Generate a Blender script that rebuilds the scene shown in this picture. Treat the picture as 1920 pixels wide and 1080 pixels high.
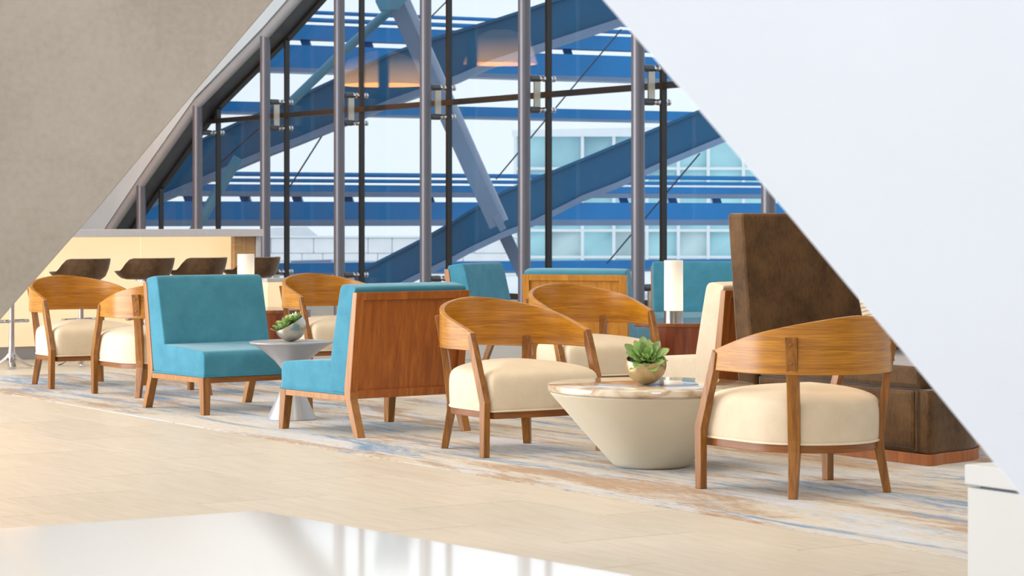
import bpy, bmesh, math, random
from mathutils import Vector, Matrix
random.seed(7)
for o in list(bpy.data.objects): bpy.data.objects.remove(o)
SC = bpy.context.scene
COL = SC.collection
PI = math.pi

# ------------------------------------------------------------------ camera, sky, lights
F, YH, HC = 4582.0, 409.0, 1.191            # focal length (px), horizon row, eye height (m)
cd = bpy.data.cameras.new('camera'); cam = bpy.data.objects.new('camera', cd); COL.objects.link(cam)
cam.location = (0, 0, HC); cam.rotation_euler = (PI/2, 0, 0)
cd.sensor_width = 36; cd.lens = F/1920*36; cd.shift_y = -(540-YH)/1920
cd.clip_end = 400
cd.dof.use_dof = True; cd.dof.focus_distance = 12.5; cd.dof.aperture_fstop = 9
SC.camera = cam
SC.view_settings.view_transform = 'Standard'; SC.view_settings.look = 'None'
SC.view_settings.gamma = 1; SC.view_settings.use_curve_mapping = False
SC.view_settings.exposure = 0.12
wd = bpy.data.worlds.new('sky'); SC.world = wd; wd.use_nodes = True
bg = wd.node_tree.nodes['Background']; bg.inputs[0].default_value = (0.93, 0.965, 1.0, 1); bg.inputs[1].default_value = 1.05

def area(name, loc, aim, size, power, color):
    l = bpy.data.lights.new(name, 'AREA'); l.shape = 'DISK'; l.size = size; l.energy = power; l.color = color
    o = bpy.data.objects.new(name, l); COL.objects.link(o); o.location = loc
    o.rotation_euler = (Vector(aim)-Vector(loc)).to_track_quat('-Z', 'Y').to_euler()
    return o
WARM = (1.0, 0.86, 0.68)
for (x, y) in ((-2.6, 9.5), (1.2, 9.0), (-3.6, 14.5), (0.2, 14.0), (3.4, 12.5), (-1.0, 4.5), (-7.5, 20.5), (-9.5, 25.5)):
    area('overhead_fill', (x, y, 6.2), (x+.2, y+.3, 0), 1.2, 66, WARM)  # unseen warm lamps added overhead to model the seating
# unseen lamps added: fill for the right wall, broad light from the left
k = area('right_wall_fill', (1.2, -2.2, 6.0), (2.2, 4.0, 1.4), 2.4, 430, (0.84, 0.92, 1.0))
k = area('side_fill', (-15.6, 12.7, 3.2), (0.5, 13.0, 0.6), 9, 3000, (0.93, 0.96, 1.0)); k.data.shape = 'RECTANGLE'; k.data.size = 14; k.data.size_y = 5.5

# ------------------------------------------------------------------ coordinates
A = math.radians(32)                          # the building's grid, turned from the view axis
U = Vector((-math.sin(A), math.cos(A), 0)); V = Vector((math.cos(A), math.sin(A), 0))
def W(s, t, z=0.0): return U*s + V*t + Vector((0, 0, z))
def pix(x, y, d): return Vector(((x-960)*d/F, d, HC+(YH-y)*d/F))
def ground(x, y):
    d = F*HC/(y-YH); return Vector(((x-960)*d/F, d, 0))
FR = Matrix((( U.x, V.x, 0, 0), (U.y, V.y, 0, 0), (0, 0, 1, 0), (0, 0, 0, 1)))   # (s,t,z) -> world

# ------------------------------------------------------------------ materials
def nt(name):
    m = bpy.data.materials.new(name); m.use_nodes = True
    n = m.node_tree; b = n.nodes['Principled BSDF']; return m, n, b
def N(n, t, **kw):
    x = n.nodes.new(t)
    for k, v in kw.items():
        if k in x.inputs: x.inputs[k].default_value = v
        else: setattr(x, k, v)
    return x
def ramp(n, fac, stops):
    r = n.nodes.new('ShaderNodeValToRGB'); e = r.color_ramp.elements
    while len(e) < len(stops): e.new(0.5)
    for el, (p, c) in zip(e, stops): el.position = p; el.color = (*c, 1)
    n.links.new(fac, r.inputs[0]); return r.outputs[0]
def mapped(n, scale, coord='Object', rot=(0, 0, 0)):
    tc = n.nodes.new('ShaderNodeTexCoord'); mp = n.nodes.new('ShaderNodeMapping')
    mp.inputs['Scale'].default_value = scale; mp.inputs['Rotation'].default_value = rot
    n.links.new(tc.outputs[coord], mp.inputs[0]); return mp.outputs[0]
def bump(n, b, h, strength, dist=0.002):
    bp = N(n, 'ShaderNodeBump'); bp.inputs['Strength'].default_value = strength; bp.inputs['Distance'].default_value = dist
    n.links.new(h, bp.inputs['Height']); n.links.new(bp.outputs[0], b.inputs['Normal'])
def rgb(r, g, b):
    f = lambda c: ((c/255+0.055)/1.055)**2.4 if c > 10 else c/255/12.92
    return (f(r), f(g), f(b))
def plain(name, col, rough=0.5, metal=0.0, coat=0.0, var=0.06, scale=6, bmp=0.0):
    m, n, b = nt(name)
    no = N(n, 'ShaderNodeTexNoise'); no.inputs['Scale'].default_value = scale; no.inputs['Detail'].default_value = 5
    n.links.new(mapped(n, (1, 1, 1)), no.inputs['Vector'])
    c = ramp(n, no.outputs['Fac'], [(0.3, tuple(k*(1-var) for k in col)), (0.7, tuple(min(1, k*(1+var)) for k in col))])
    n.links.new(c, b.inputs['Base Color'])
    b.inputs['Roughness'].default_value = rough; b.inputs['Metallic'].default_value = metal; b.inputs['Coat Weight'].default_value = coat
    if bmp: bump(n, b, no.outputs['Fac'], bmp)
    return m
def wood(name, light, dark, scale, coord='Object', rough=0.36, coat=0.12):
    m, n, b = nt(name)
    vec = mapped(n, scale, coord)
    no = N(n, 'ShaderNodeTexNoise'); no.inputs['Scale'].default_value = 1; no.inputs['Detail'].default_value = 6; no.inputs['Distortion'].default_value = 1.2
    n.links.new(vec, no.inputs['Vector'])
    n2 = N(n, 'ShaderNodeTexNoise'); n2.inputs['Scale'].default_value = 5; n2.inputs['Detail'].default_value = 3; n2.inputs['Distortion'].default_value = .3
    n.links.new(vec, n2.inputs['Vector'])
    mx = N(n, 'ShaderNodeMath', operation='MULTIPLY_ADD'); mx.inputs[1].default_value = 0.4
    n.links.new(n2.outputs['Fac'], mx.inputs[0]); n.links.new(no.outputs['Fac'], mx.inputs[2])
    mid = tuple((a*b)**.5 for a, b in zip(light, dark))
    c = ramp(n, mx.outputs[0], [(0.5, dark), (0.68, mid), (0.9, light)])
    n.links.new(c, b.inputs['Base Color'])
    b.inputs['Roughness'].default_value = rough; b.inputs['Coat Weight'].default_value = coat; b.inputs['Coat Roughness'].default_value = 0.25
    bump(n, b, n2.outputs['Fac'], 0.12, 0.001)
    return m
def fabric(name, col, col2, sheen=0.3, weave=420, rough=0.9, blot=7.0):
    m, n, b = nt(name)
    vec = mapped(n, (1, 1, 1))
    no = N(n, 'ShaderNodeTexNoise'); no.inputs['Scale'].default_value = blot; no.inputs['Detail'].default_value = 6; no.inputs['Roughness'].default_value = .65
    n.links.new(vec, no.inputs['Vector'])
    n2 = N(n, 'ShaderNodeTexNoise'); n2.inputs['Scale'].default_value = 1; n2.inputs['Detail'].default_value = 2
    n.links.new(mapped(n, (weave, weave, weave*.25)), n2.inputs['Vector'])
    mx = N(n, 'ShaderNodeMath', operation='MULTIPLY_ADD'); mx.inputs[1].default_value = 0.35
    n.links.new(n2.outputs['Fac'], mx.inputs[0]); n.links.new(no.outputs['Fac'], mx.inputs[2])
    n.links.new(ramp(n, mx.outputs[0], [(0.5, col2), (0.85, col)]), b.inputs['Base Color'])
    b.inputs['Roughness'].default_value = rough; b.inputs['Sheen Weight'].default_value = sheen; b.inputs['Sheen Roughness'].default_value = .4
    b.inputs['Specular IOR Level'].default_value = 0.2
    bump(n, b, n2.outputs['Fac'], 0.15, 0.001)
    return m
M = {}
OL, OD = (.56, .242, .011), (.29, .100, .003)
M['oak_band'] = wood('oak_band', OL, OD, (3.0, 80, 80), 'UV', rough=.32, coat=.30)
M['oak_leg'] = wood('oak_leg', (.36, .142, .013), (.17, .056, .004), (30, 30, 2.0))
M['oak_edge'] = wood('oak_edge', (.42, .185, .045), (.30, .118, .024), (30, 30, 2.0))
M['oak_rail'] = wood('oak_rail', (.30, .105, .014), (.17, .048, .006), (2.5, 2.5, 30))
M['walnut'] = wood('walnut', (.42, .130, .016), (.26, .068, .007), (22, 22, 1.6), rough=.38)
M['walnut_drum'] = wood('walnut_drum', (.30, .075, .022), (.13, .028, .009), (9, 9, .9), rough=.3)
M['table_top_wood'] = wood('table_top_wood', (.30, .10, .03), (.17, .05, .014), (3, 25, 3), rough=.12, coat=.6)
M['blue'] = fabric('blue_fabric', (.070, .275, .385), (.048, .212, .305), sheen=.25)
M['cream'] = fabric('cream_linen', (.74, .63, .475), (.68, .56, .41), sheen=.1, weave=260)
M['cream_pipe'] = fabric('cream_piping', (.82, .72, .56), (.74, .62, .46), sheen=.1)
M['blue_pipe'] = fabric('blue_piping', (.05, .26, .36), (.04, .22, .31), sheen=.1)
M['velvet'] = fabric('brown_velvet', (.140, .070, .024), (.052, .025, .008), sheen=.35, weave=120, rough=.75, blot=5)
M['velvet2'] = fabric('stool_velvet', (.14, .085, .045), (.06, .032, .015), sheen=.35, weave=120, rough=.7, blot=9)
M['chrome'] = plain('chrome', (.60, .60, .63), .12, 1.0, var=.02)
M['brushed'] = plain('brushed_metal', (.42, .39, .35), .32, 1.0, var=.05, scale=40)
M['pewter'] = plain('pewter_lacquer', (.43, .43, .45), .34, .35, coat=.2, var=.04)
M['pale_gold'] = plain('champagne_metal', (.52, .40, .23), .36, .8, var=.06, scale=14)
M['silver_bowl'] = plain('silver_bowl', (.50, .47, .40), .30, .95, var=.05, scale=14)
M['column'] = plain('column_paint', (.135, .132, .158), .36, .25, var=.03)
M['edge_tube'] = plain('edge_tube_paint', (.34, .365, .41), .5, .0, var=.03)
M['plinth_gray'] = plain('plinth_gray', (.33, .33, .35), .5, var=.04)
M['honey'] = wood('honey_panel', (.50, .21, .020), (.34, .13, .010), (22, 22, 1.6))
M['frame_gray'] = plain('frame_gray', (.075, .095, .125), .42, .2, var=.06)
M['black'] = plain('black_gasket', (.012, .012, .014), .35, var=.1)
M['bracket_dark'] = plain('bracket_dark', (.10, .10, .11), .35, .6, var=.05)
M['bracket_plate'] = plain('bracket_plate', (.52, .50, .44), .3, .3, var=.05)
M['white'] = plain('white_plaster', (.73, .785, .89), .75, var=.012, scale=3)
M['white_gloss'] = plain('white_lacquer', (.86, .86, .86), .06, var=.008, scale=2); M['white_gloss'].node_tree.nodes['Principled BSDF'].inputs['IOR'].default_value = 1.42
M['white_satin'] = plain('white_satin', (.70, .71, .72), .35, var=.01)
M['spandrel'] = plain('spandrel_white', (.58, .69, .79), .6, var=.03, scale=2)
M['stone_top'] = plain('counter_quartz', (.62, .62, .66), .25, var=.03, scale=30)
M['ceil'] = plain('unseen_ceiling_paint', (.72, .68, .62), .8, var=.02)
M['hall_wall'] = plain('hall_wall_paint', (.60, .52, .42), .7, var=.03)
M['hall_wood'] = wood('hall_wood', (.34, .15, .045), (.20, .08, .02), (2, 6, .8))
M['plaster'] = None
M['beam_blue'] = plain('beam_blue', (.0, .19, .50), .45, var=.14, scale=.8)
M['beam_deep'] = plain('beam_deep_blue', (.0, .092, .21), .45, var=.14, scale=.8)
M['beam_gray'] = plain('beam_gray_blue', (.17, .25, .39), .45, var=.10, scale=1.2)  # strut colour; on lower flanges it bakes in light on the soffit
M['tube_teal'] = plain('tube_teal', (.10, .28, .40), .45, var=.10, scale=1.2)
M['cable'] = plain('steel_cable', (.03, .05, .08), .4, .3, var=.1)
M['block'] = plain('pale_limestone', (.94, .94, .94), .8, var=.05, scale=3)
M['lav'] = plain('lavender_gray', (.42, .50, .66), .6, var=.05)
M['sash'] = plain('white_sash', (.90, .93, .95), .5, var=.02)
M['pane_cyan'] = plain('cyan_pane', (.48, .79, .90), .2, var=.25, scale=.35)
M['pane_pale'] = plain('pale_pane', (.66, .86, .88), .2, var=.25, scale=.5)
M['soil'] = plain('dark_soil', (.03, .022, .015), .95, var=.5, scale=60)

def mk_plaster():
    m, n, b = nt('grey_plaster')
    a = N(n, 'ShaderNodeTexNoise'); a.inputs['Scale'].default_value = 1.1; a.inputs['Detail'].default_value = 8; a.inputs['Roughness'].default_value = .62
    n.links.new(mapped(n, (1, 1, 1)), a.inputs['Vector'])
    f = N(n, 'ShaderNodeTexNoise'); f.inputs['Scale'].default_value = 38; f.inputs['Detail'].default_value = 6
    n.links.new(mapped(n, (1, 1, 1)), f.inputs['Vector'])
    mx = N(n, 'ShaderNodeMath', operation='MULTIPLY_ADD'); mx.inputs[1].default_value = .3
    n.links.new(f.outputs['Fac'], mx.inputs[0]); n.links.new(a.outputs['Fac'], mx.inputs[2])
    n.links.new(ramp(n, mx.outputs[0], [(.42, (.33, .292, .25)), (.65, (.415, .375, .33)), (.85, (.47, .44, .405))]), b.inputs['Base Color'])
    b.inputs['Roughness'].default_value = .6; bump(n, b, f.outputs['Fac'], .2, .003); return m
M['plaster'] = mk_plaster()

def mk_stone():
    m, n, b = nt('beige_limestone')
    vec = mapped(n, (1, 1, 1), 'Object')
    g = N(n, 'ShaderNodeTexNoise'); g.inputs['Scale'].default_value = 1; g.inputs['Detail'].default_value = 7; g.inputs['Roughness'].default_value = .6
    oi = N(n, 'ShaderNodeObjectInfo'); ad = N(n, 'ShaderNodeVectorMath', operation='ADD')
    sc = N(n, 'ShaderNodeVectorMath', operation='SCALE'); sc.inputs['Scale'].default_value = 30
    n.links.new(oi.outputs['Random'], sc.inputs[0])
    n.links.new(mapped(n, (3.5, 34, 1), 'Object'), ad.inputs[0]); n.links.new(sc.outputs[0], ad.inputs[1]); n.links.new(ad.outputs[0], g.inputs['Vector'])
    c = ramp(n, g.outputs['Fac'], [(.25, (.515, .455, .38)), (.5, (.575, .52, .445)), (.75, (.62, .57, .495))])
    hs = N(n, 'ShaderNodeHueSaturation'); n.links.new(c, hs.inputs['Color'])
    ma = N(n, 'ShaderNodeMapRange'); ma.inputs['To Min'].default_value = .96; ma.inputs['To Max'].default_value = 1.04
    n.links.new(oi.outputs['Random'], ma.inputs[0]); n.links.new(ma.outputs[0], hs.inputs['Value'])
    n.links.new(hs.outputs[0], b.inputs['Base Color']); b.inputs['Roughness'].default_value = .42
    b.inputs['Specular IOR Level'].default_value = .35
    return m
M['stone'] = mk_stone()
M['grout'] = plain('grout', (.50, .43, .33), .8, var=.04)

def mk_rug():
    m, n, b = nt('streaked_rug')
    def nz(scale, det, rgh, dist=.6, off=(0, 0, 0)):
        x = N(n, 'ShaderNodeTexNoise'); x.inputs['Scale'].default_value = 1; x.inputs['Detail'].default_value = det
        x.inputs['Roughness'].default_value = rgh; x.inputs['Distortion'].default_value = dist
        tc = n.nodes.new('ShaderNodeTexCoord'); mp = n.nodes.new('ShaderNodeMapping'); mp.inputs['Scale'].default_value = scale; mp.inputs['Location'].default_value = off
        n.links.new(tc.outputs['Object'], mp.inputs[0]); n.links.new(mp.outputs[0], x.inputs['Vector']); return x.outputs['Fac']
    def mix(f, a, c):
        x = N(n, 'ShaderNodeMix', data_type='RGBA'); n.links.new(f, x.inputs[0])
        for s, k in ((a, 6), (c, 7)):
            if isinstance(s, tuple): x.inputs[k].default_value = (*s, 1)
            else: n.links.new(s, x.inputs[k])
        return x.outputs[2]
    def thr(f, lo, hi):
        r = N(n, 'ShaderNodeMapRange', interpolation_type='SMOOTHSTEP'); r.inputs['From Min'].default_value = lo; r.inputs['From Max'].default_value = hi
        n.links.new(f, r.inputs[0]); return r.outputs[0]
    brk = nz((9, 75, 1), 4, .7, .4, (2, 6, 0))                       # broken yarn streaks
    def soft(f, lo, hi, k=.5):
        m_ = N(n, 'ShaderNodeMath', operation='MULTIPLY_ADD'); m_.inputs[1].default_value = k; n.links.new(brk, m_.inputs[0]); n.links.new(f, m_.inputs[2])
        return thr(m_.outputs[0], lo+k*.5, hi+k*.5)
    base = ramp(n, brk, [(.3, (.42, .37, .31)), (.5, (.55, .49, .41)), (.7, (.64, .59, .52))])
    gry = soft(nz((.55, 3.4, 1), 6, .62, .8, (9, 4, 0)), .47, .60)
    tan = soft(nz((.50, 3.0, 1), 6, .66, .8, (5, 2.3, 0)), .50, .60)
    blu = soft(nz((.62, 4.0, 1), 7, .66, 1.0, (1.7, 9, 0)), .52, .64)
    c = mix(gry, base, (.52, .54, .59))
    c = mix(tan, c, (.37, .235, .13))
    c = mix(blu, c, mix(thr(brk, .35, .6), (.05, .15, .30), (.17, .27, .40)))
    n.links.new(c, b.inputs['Base Color']); b.inputs['Roughness'].default_value = .95; b.inputs['Specular IOR Level'].default_value = .1
    b.inputs['Sheen Weight'].default_value = .15
    f = N(n, 'ShaderNodeTexNoise'); f.inputs['Scale'].default_value = 260; n.links.new(mapped(n, (1, 1, 1)), f.inputs['Vector'])
    bump(n, b, f.outputs['Fac'], .5, .004)
    return m
M['rug'] = mk_rug()

def mk_marble():
    m, n, b = nt('beige_marble')
    a = N(n, 'ShaderNodeTexNoise'); a.inputs['Scale'].default_value = 6; a.inputs['Detail'].default_value = 9; a.inputs['Distortion'].default_value = 1.6
    n.links.new(mapped(n, (1, 1, 1.6)), a.inputs['Vector'])
    n.links.new(ramp(n, a.outputs['Fac'], [(.32, (.30, .20, .12)), (.46, (.52, .41, .29)), (.62, (.68, .60, .48))]), b.inputs['Base Color'])
    b.inputs['Roughness'].default_value = .07; b.inputs['Coat Weight'].default_value = .4; return m
M['marble'] = mk_marble()
M['cone'] = plain('ivory_plaster', (.66, .60, .47), .6, var=.05, scale=3, bmp=.05)

def mk_glass():
    m, n, b = nt('tinted_glass'); n.nodes.remove(b)
    out = n.nodes['Material Output']; tr = N(n, 'ShaderNodeBsdfTransparent'); tr.inputs[0].default_value = (.918, .965, .998, 1)
    gl = N(n, 'ShaderNodeBsdfGlossy'); gl.inputs['Roughness'].default_value = .0; gl.inputs[0].default_value = (.9, .95, 1, 1)
    fr = N(n, 'ShaderNodeFresnel'); ge = N(n, 'ShaderNodeNewGeometry'); io = N(n, 'ShaderNodeMapRange')
    io.inputs['To Min'].default_value = 1.23; io.inputs['To Max'].default_value = 1/1.23      # same reflectance on both faces of the pane
    n.links.new(ge.outputs['Backfacing'], io.inputs[0]); n.links.new(io.outputs[0], fr.inputs[0])
    mx = N(n, 'ShaderNodeMixShader'); n.links.new(fr.outputs[0], mx.inputs[0]); n.links.new(tr.outputs[0], mx.inputs[1]); n.links.new(gl.outputs[0], mx.inputs[2])
    n.links.new(mx.outputs[0], out.inputs[0]); return m
M['glass'] = mk_glass()
def mk_glow(name, c_lo, c_hi, s_lo, s_hi, z0, z1, noise=0.0):
    m, n, b = nt(name)
    tc = n.nodes.new('ShaderNodeTexCoord'); sp = N(n, 'ShaderNodeSeparateXYZ'); n.links.new(tc.outputs['Object'], sp.inputs[0])
    mr = N(n, 'ShaderNodeMapRange'); mr.inputs['From Min'].default_value = z0; mr.inputs['From Max'].default_value = z1
    n.links.new(sp.outputs[2], mr.inputs[0])
    fac = mr.outputs[0]
    if noise:
        no = N(n, 'ShaderNodeTexNoise'); no.inputs['Scale'].default_value = 2.2; no.inputs['Detail'].default_value = 6; no.inputs['Distortion'].default_value = .8
        n.links.new(mapped(n, (1, 1, 2)), no.inputs['Vector'])
        mm = N(n, 'ShaderNodeMath', operation='MULTIPLY_ADD'); mm.inputs[1].default_value = noise
        sb = N(n, 'ShaderNodeMath', operation='SUBTRACT'); sb.inputs[1].default_value = .5; n.links.new(no.outputs['Fac'], sb.inputs[0])
        n.links.new(sb.outputs[0], mm.inputs[0]); n.links.new(fac, mm.inputs[2]); fac = mm.outputs[0]
    c = ramp(n, fac, [(0, c_lo), (1, c_hi)])
    st = N(n, 'ShaderNodeMapRange'); st.inputs['To Min'].default_value = s_lo; st.inputs['To Max'].default_value = s_hi
    n.links.new(fac, st.inputs[0])
    b.inputs['Base Color'].default_value = (.6, .55, .45, 1)
    n.links.new(c, b.inputs['Emission Color']); n.links.new(st.outputs[0], b.inputs['Emission Strength']); b.inputs['Roughness'].default_value = .35
    return m
M['lamp_glow'] = mk_glow('lamp_glass_lit', (1, .80, .52), (1, .86, .72), 1.05, .35, .10, .42)
M['onyx_glow'] = mk_glow('backlit_onyx', (1, .70, .36), (1, .74, .40), .55, .72, .2, 1.0, .6)
M['bar_wood'] = wood('bar_wood', (.56, .33, .14), (.42, .24, .09), (3, 3, 20))
M['leaf'] = None
def mk_leaf():
    m, n, b = nt('succulent_leaf')
    tc = n.nodes.new('ShaderNodeTexCoord'); sp = N(n, 'ShaderNodeSeparateXYZ'); n.links.new(tc.outputs['Object'], sp.inputs[0])
    oi = N(n, 'ShaderNodeObjectInfo')
    c1 = ramp(n, sp.outputs[1], [(0, (.36, .50, .16)), (.5, (.20, .40, .10)), (.9, (.32, .46, .16)), (1, (.34, .22, .08))])
    hs = N(n, 'ShaderNodeHueSaturation'); n.links.new(c1, hs.inputs['Color'])
    ma = N(n, 'ShaderNodeMapRange'); ma.inputs['To Min'].default_value = .7; ma.inputs['To Max'].default_value = 1.25
    n.links.new(oi.outputs['Random'], ma.inputs[0]); n.links.new(ma.outputs[0], hs.inputs['Value'])
    n.links.new(hs.outputs[0], b.inputs['Base Color']); b.inputs['Roughness'].default_value = .4; b.inputs['Subsurface Weight'].default_value = .0
    return m
M['leaf'] = mk_leaf()
def mk_pillow():
    m, n, b = nt('striped_pillow')
    w = N(n, 'ShaderNodeTexWave'); w.bands_direction = 'Z'; w.inputs['Scale'].default_value = 14; w.inputs['Distortion'].default_value = 3; w.inputs['Detail'].default_value = 3
    n.links.new(mapped(n, (1, 1, 1)), w.inputs['Vector'])
    n.links.new(ramp(n, w.outputs['Fac'], [(.1, (.42, .32, .20)), (.4, (.72, .63, .49))]), b.inputs['Base Color']); b.inputs['Roughness'].default_value = .9
    return m
M['pillow'] = mk_pillow()

# ------------------------------------------------------------------ mesh helpers
class MB:
    def __init__(s): s.v = []; s.f = []; s.uv = {}
    def add(s, vs, fs):
        o = len(s.v); s.v += [tuple(p) for p in vs]; s.f += [tuple(i+o for i in f) for f in fs]; return s
    def box(s, c, d, rz=0.0, mat=None):
        x, y, z = (k/2 for k in d); ca, sa = math.cos(rz), math.sin(rz); vs = []
        for (a, b, e) in ((-1,-1,-1),(1,-1,-1),(1,1,-1),(-1,1,-1),(-1,-1,1),(1,-1,1),(1,1,1),(-1,1,1)):
            px, py, pz = a*x, b*y, e*z; vs.append((c[0]+px*ca-py*sa, c[1]+px*sa+py*ca, c[2]+pz))
        return s.add(vs, [(3,2,1,0),(4,5,6,7),(0,1,5,4),(1,2,6,5),(2,3,7,6),(3,0,4,7)])
    def hexa(s, b4, t4):
        return s.add(list(b4)+list(t4), [(3,2,1,0),(4,5,6,7),(0,1,5,4),(1,2,6,5),(2,3,7,6),(3,0,4,7)])
    def prism(s, poly, fn, a, b):
        n = len(poly); vs = [fn(p, q, a) for p, q in poly]+[fn(p, q, b) for p, q in poly]
        fs = [tuple(range(n-1, -1, -1)), tuple(range(n, 2*n))]+[(i, (i+1) % n, n+(i+1) % n, n+i) for i in range(n)]
        return s.add(vs, fs)
    def rings(s, rings, closed=False, cap=True):
        n = len(rings[0]); vs = [p for r in rings for p in r]; fs = []
        m = len(rings)
        for k in range(m if closed else m-1):
            for i in range(n):
                j = (i+1) % n; k2 = (k+1) % m
                fs.append((k*n+i, k*n+j, k2*n+j, k2*n+i))
        if cap and not closed: fs += [tuple(range(n-1, -1, -1)), tuple((m-1)*n+i for i in range(n))]
        return s.add(vs, fs)
    def lathe(s, prof, n=32, c=(0, 0, 0), cap=True):
        return s.rings([[(c[0]+r*math.cos(2*PI*i/n), c[1]+r*math.sin(2*PI*i/n), c[2]+z) for i in range(n)] for r, z in prof], cap=cap)
    def tube(s, pts, r, n=10, closed=False):
        pts = [Vector(p) for p in pts]; rs = []; m = len(pts)
        for k, p in enumerate(pts):
            a = pts[k-1] if (k > 0 or closed) else p; b = pts[(k+1) % m] if (k < m-1 or closed) else p
            d = (b-a).normalized(); up = Vector((0, 0, 1)) if abs(d.z) < .9 else Vector((1, 0, 0))
            x = d.cross(up).normalized(); y = x.cross(d).normalized(); rr = r[k] if isinstance(r, (list, tuple)) else r
            rs.append([p+x*rr*math.cos(2*PI*i/n)+y*rr*math.sin(2*PI*i/n) for i in range(n)])
        return s.rings(rs, closed=closed)
    def mesh(s, name, mat, smooth=None, uv=None):
        me = bpy.data.meshes.new(name); me.from_pydata(s.v, [], s.f)
        bm = bmesh.new(); bm.from_mesh(me); bmesh.ops.recalc_face_normals(bm, faces=bm.faces); bm.to_mesh(me); bm.free()
        me.materials.append(M[mat] if isinstance(mat, str) else mat)
        if smooth is not None:
            me.polygons.foreach_set('use_smooth', [True]*len(me.polygons)); me.set_sharp_from_angle(angle=math.radians(smooth))
        if uv:
            l = me.uv_layers.new(name='UVMap')
            for lp in me.loops: l.data[lp.index].uv = uv(me.vertices[lp.vertex_index].co)
        me.update(); return me
    def build(s, name, mat, parent=None, smooth=None, bevel=0, sub=0, uv=None, loc=None):
        o = bpy.data.objects.new(name, s.mesh(name, mat, smooth, uv)); COL.objects.link(o)
        if bevel:
            b = o.modifiers.new('edge', 'BEVEL'); b.width = bevel; b.segments = 2; b.limit_method = 'ANGLE'; b.angle_limit = math.radians(40)
        if sub:
            b = o.modifiers.new('soft', 'SUBSURF'); b.levels = sub; b.render_levels = sub
        if parent: o.parent = parent
        if loc is not None: o.location = loc
        return o
def tag(o, label=None, cat=None, group=None, kind=None):
    if label: o['label'] = label
    if cat: o['category'] = cat
    if group: o['group'] = group
    if kind: o['kind'] = kind
    return o
def thing(name, label, cat, loc=(0, 0, 0), rz=0.0, group=None):
    o = bpy.data.objects.new(name, None); COL.objects.link(o); o.empty_display_size = .2
    o.location = loc; o.rotation_euler = (0, 0, rz); return tag(o, label, cat, group)
def structure(name):
    o = bpy.data.objects.new(name, None); COL.objects.link(o); return tag(o, kind='structure')
def dup(root, loc, rz, label, group=None):
    r = root.copy(); COL.objects.link(r); r.location = loc; r.rotation_euler = (0, 0, rz); r['label'] = label
    if group: r['group'] = group
    for ch in list(root.children):
        c = ch.copy(); COL.objects.link(c); c.parent = r
        for g in list(ch.children):
            d = g.copy(); COL.objects.link(d); d.parent = c
    return r
XY = lambda p, q, a: (p, q, a)
YZx = lambda p, q, a: (a, p, q)

# ------------------------------------------------------------------ floor and rug
floor = MB()
floor.box((15, 7, -.102), (46, 26, .2))
fl = floor.build('floor', 'grout'); fl.matrix_world = FR; tag(fl, kind='structure')
TL, TW, G = 1.22, .61, .0045
tm = MB().box((0, 0, -.005), (TL-G, TW-G, .01)).mesh('tile', 'stone')
ru0, ru1, rt0, rt1 = 2.5, 17.65, 5.86, 10.75       # rug in the building grid
nt_ = 0
for j in range(-2, 26):
    for i in range(-2, 26):
        s = (i+.5)*TL+(TL/2 if j % 2 else 0)+.18; t = (j+.5)*TW+.02
        if ru0+.7 < s < ru1-.7 and rt0+.4 < t < rt1-.4: continue
        p = W(s, t)
        if p.y < 5.4 or p.y > 27: continue
        if abs(p.x) > p.y*.2095*1.12+.8 or t > 13.6: continue
        o = bpy.data.objects.new('tile', tm); COL.objects.link(o); o.parent = fl; o.location = (s, t, 0); nt_ += 1
rug = MB()
ns, ntt = 60, 20
rug.prism([(ru0, rt0), (ru1, rt0), (ru1, rt1), (ru0, rt1)], XY, .0005, .004)
rg = rug.build('area_rug', 'rug'); rg.matrix_world = FR
tag(rg, 'long area rug of cream, tan and blue streaks under the lounge chairs', 'rug')
ZR = .004

# ------------------------------------------------------------------ window wall
T0 = 13.3; TG = 13.595                             # column line and glass plane
CS = [5.0, 7.0, 9.0, 11.0, 13.0, 15.02, 17.03, 19.03, 21.05, 23.06, 25.06, 26.99, 28.96, 30.78]
ARCH = [(3.0, 6.03), (11.0, 6.02), (13.0, 6.0), (15.02, 5.96), (17.03, 5.86), (19.03, 5.68), (21.05, 5.38), (23.06, 4.92), (25.06, 4.29), (26.99, 3.439), (28.96, 2.667), (30.78, 1.654), (31.9, 1.0), (33.4, .0)]
def arch_z(s):
    for (a, b), (c, d) in zip(ARCH, ARCH[1:]):
        if a <= s <= c: return b+(d-b)*(s-a)/(c-a)
    return 0
def arch_off(d):
    r = []
    for k, (s, z) in enumerate(ARCH):
        a = Vector(ARCH[max(k-1, 0)]); b = Vector(ARCH[min(k+1, len(ARCH)-1)]); q = (b-a).normalized()
        r.append((s-q.y*d, z+q.x*d))
    return r
HM = [.37, 2.457, 4.54]                            # horizontal mullions
def frame_of(fn): return lambda p, q, a: W(p, a, q)
STZ = lambda p, q, a: W(p, a, q)
win = structure('window_1')
edges = CS+[33.4]
def clip(poly, s0, a0, s1, a1):
    out = []; f = lambda p: a0+(a1-a0)*(p[0]-s0)/(s1-s0)-p[1]
    for i, p in enumerate(poly):
        q = poly[(i+1) % len(poly)]; fp, fq = f(p), f(q)
        if fp >= 0: out.append(p)
        if fp*fq < 0:
            k = fp/(fp-fq); out.append((p[0]+(q[0]-p[0])*k, p[1]+(q[1]-p[1])*k))
    return out
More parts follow.
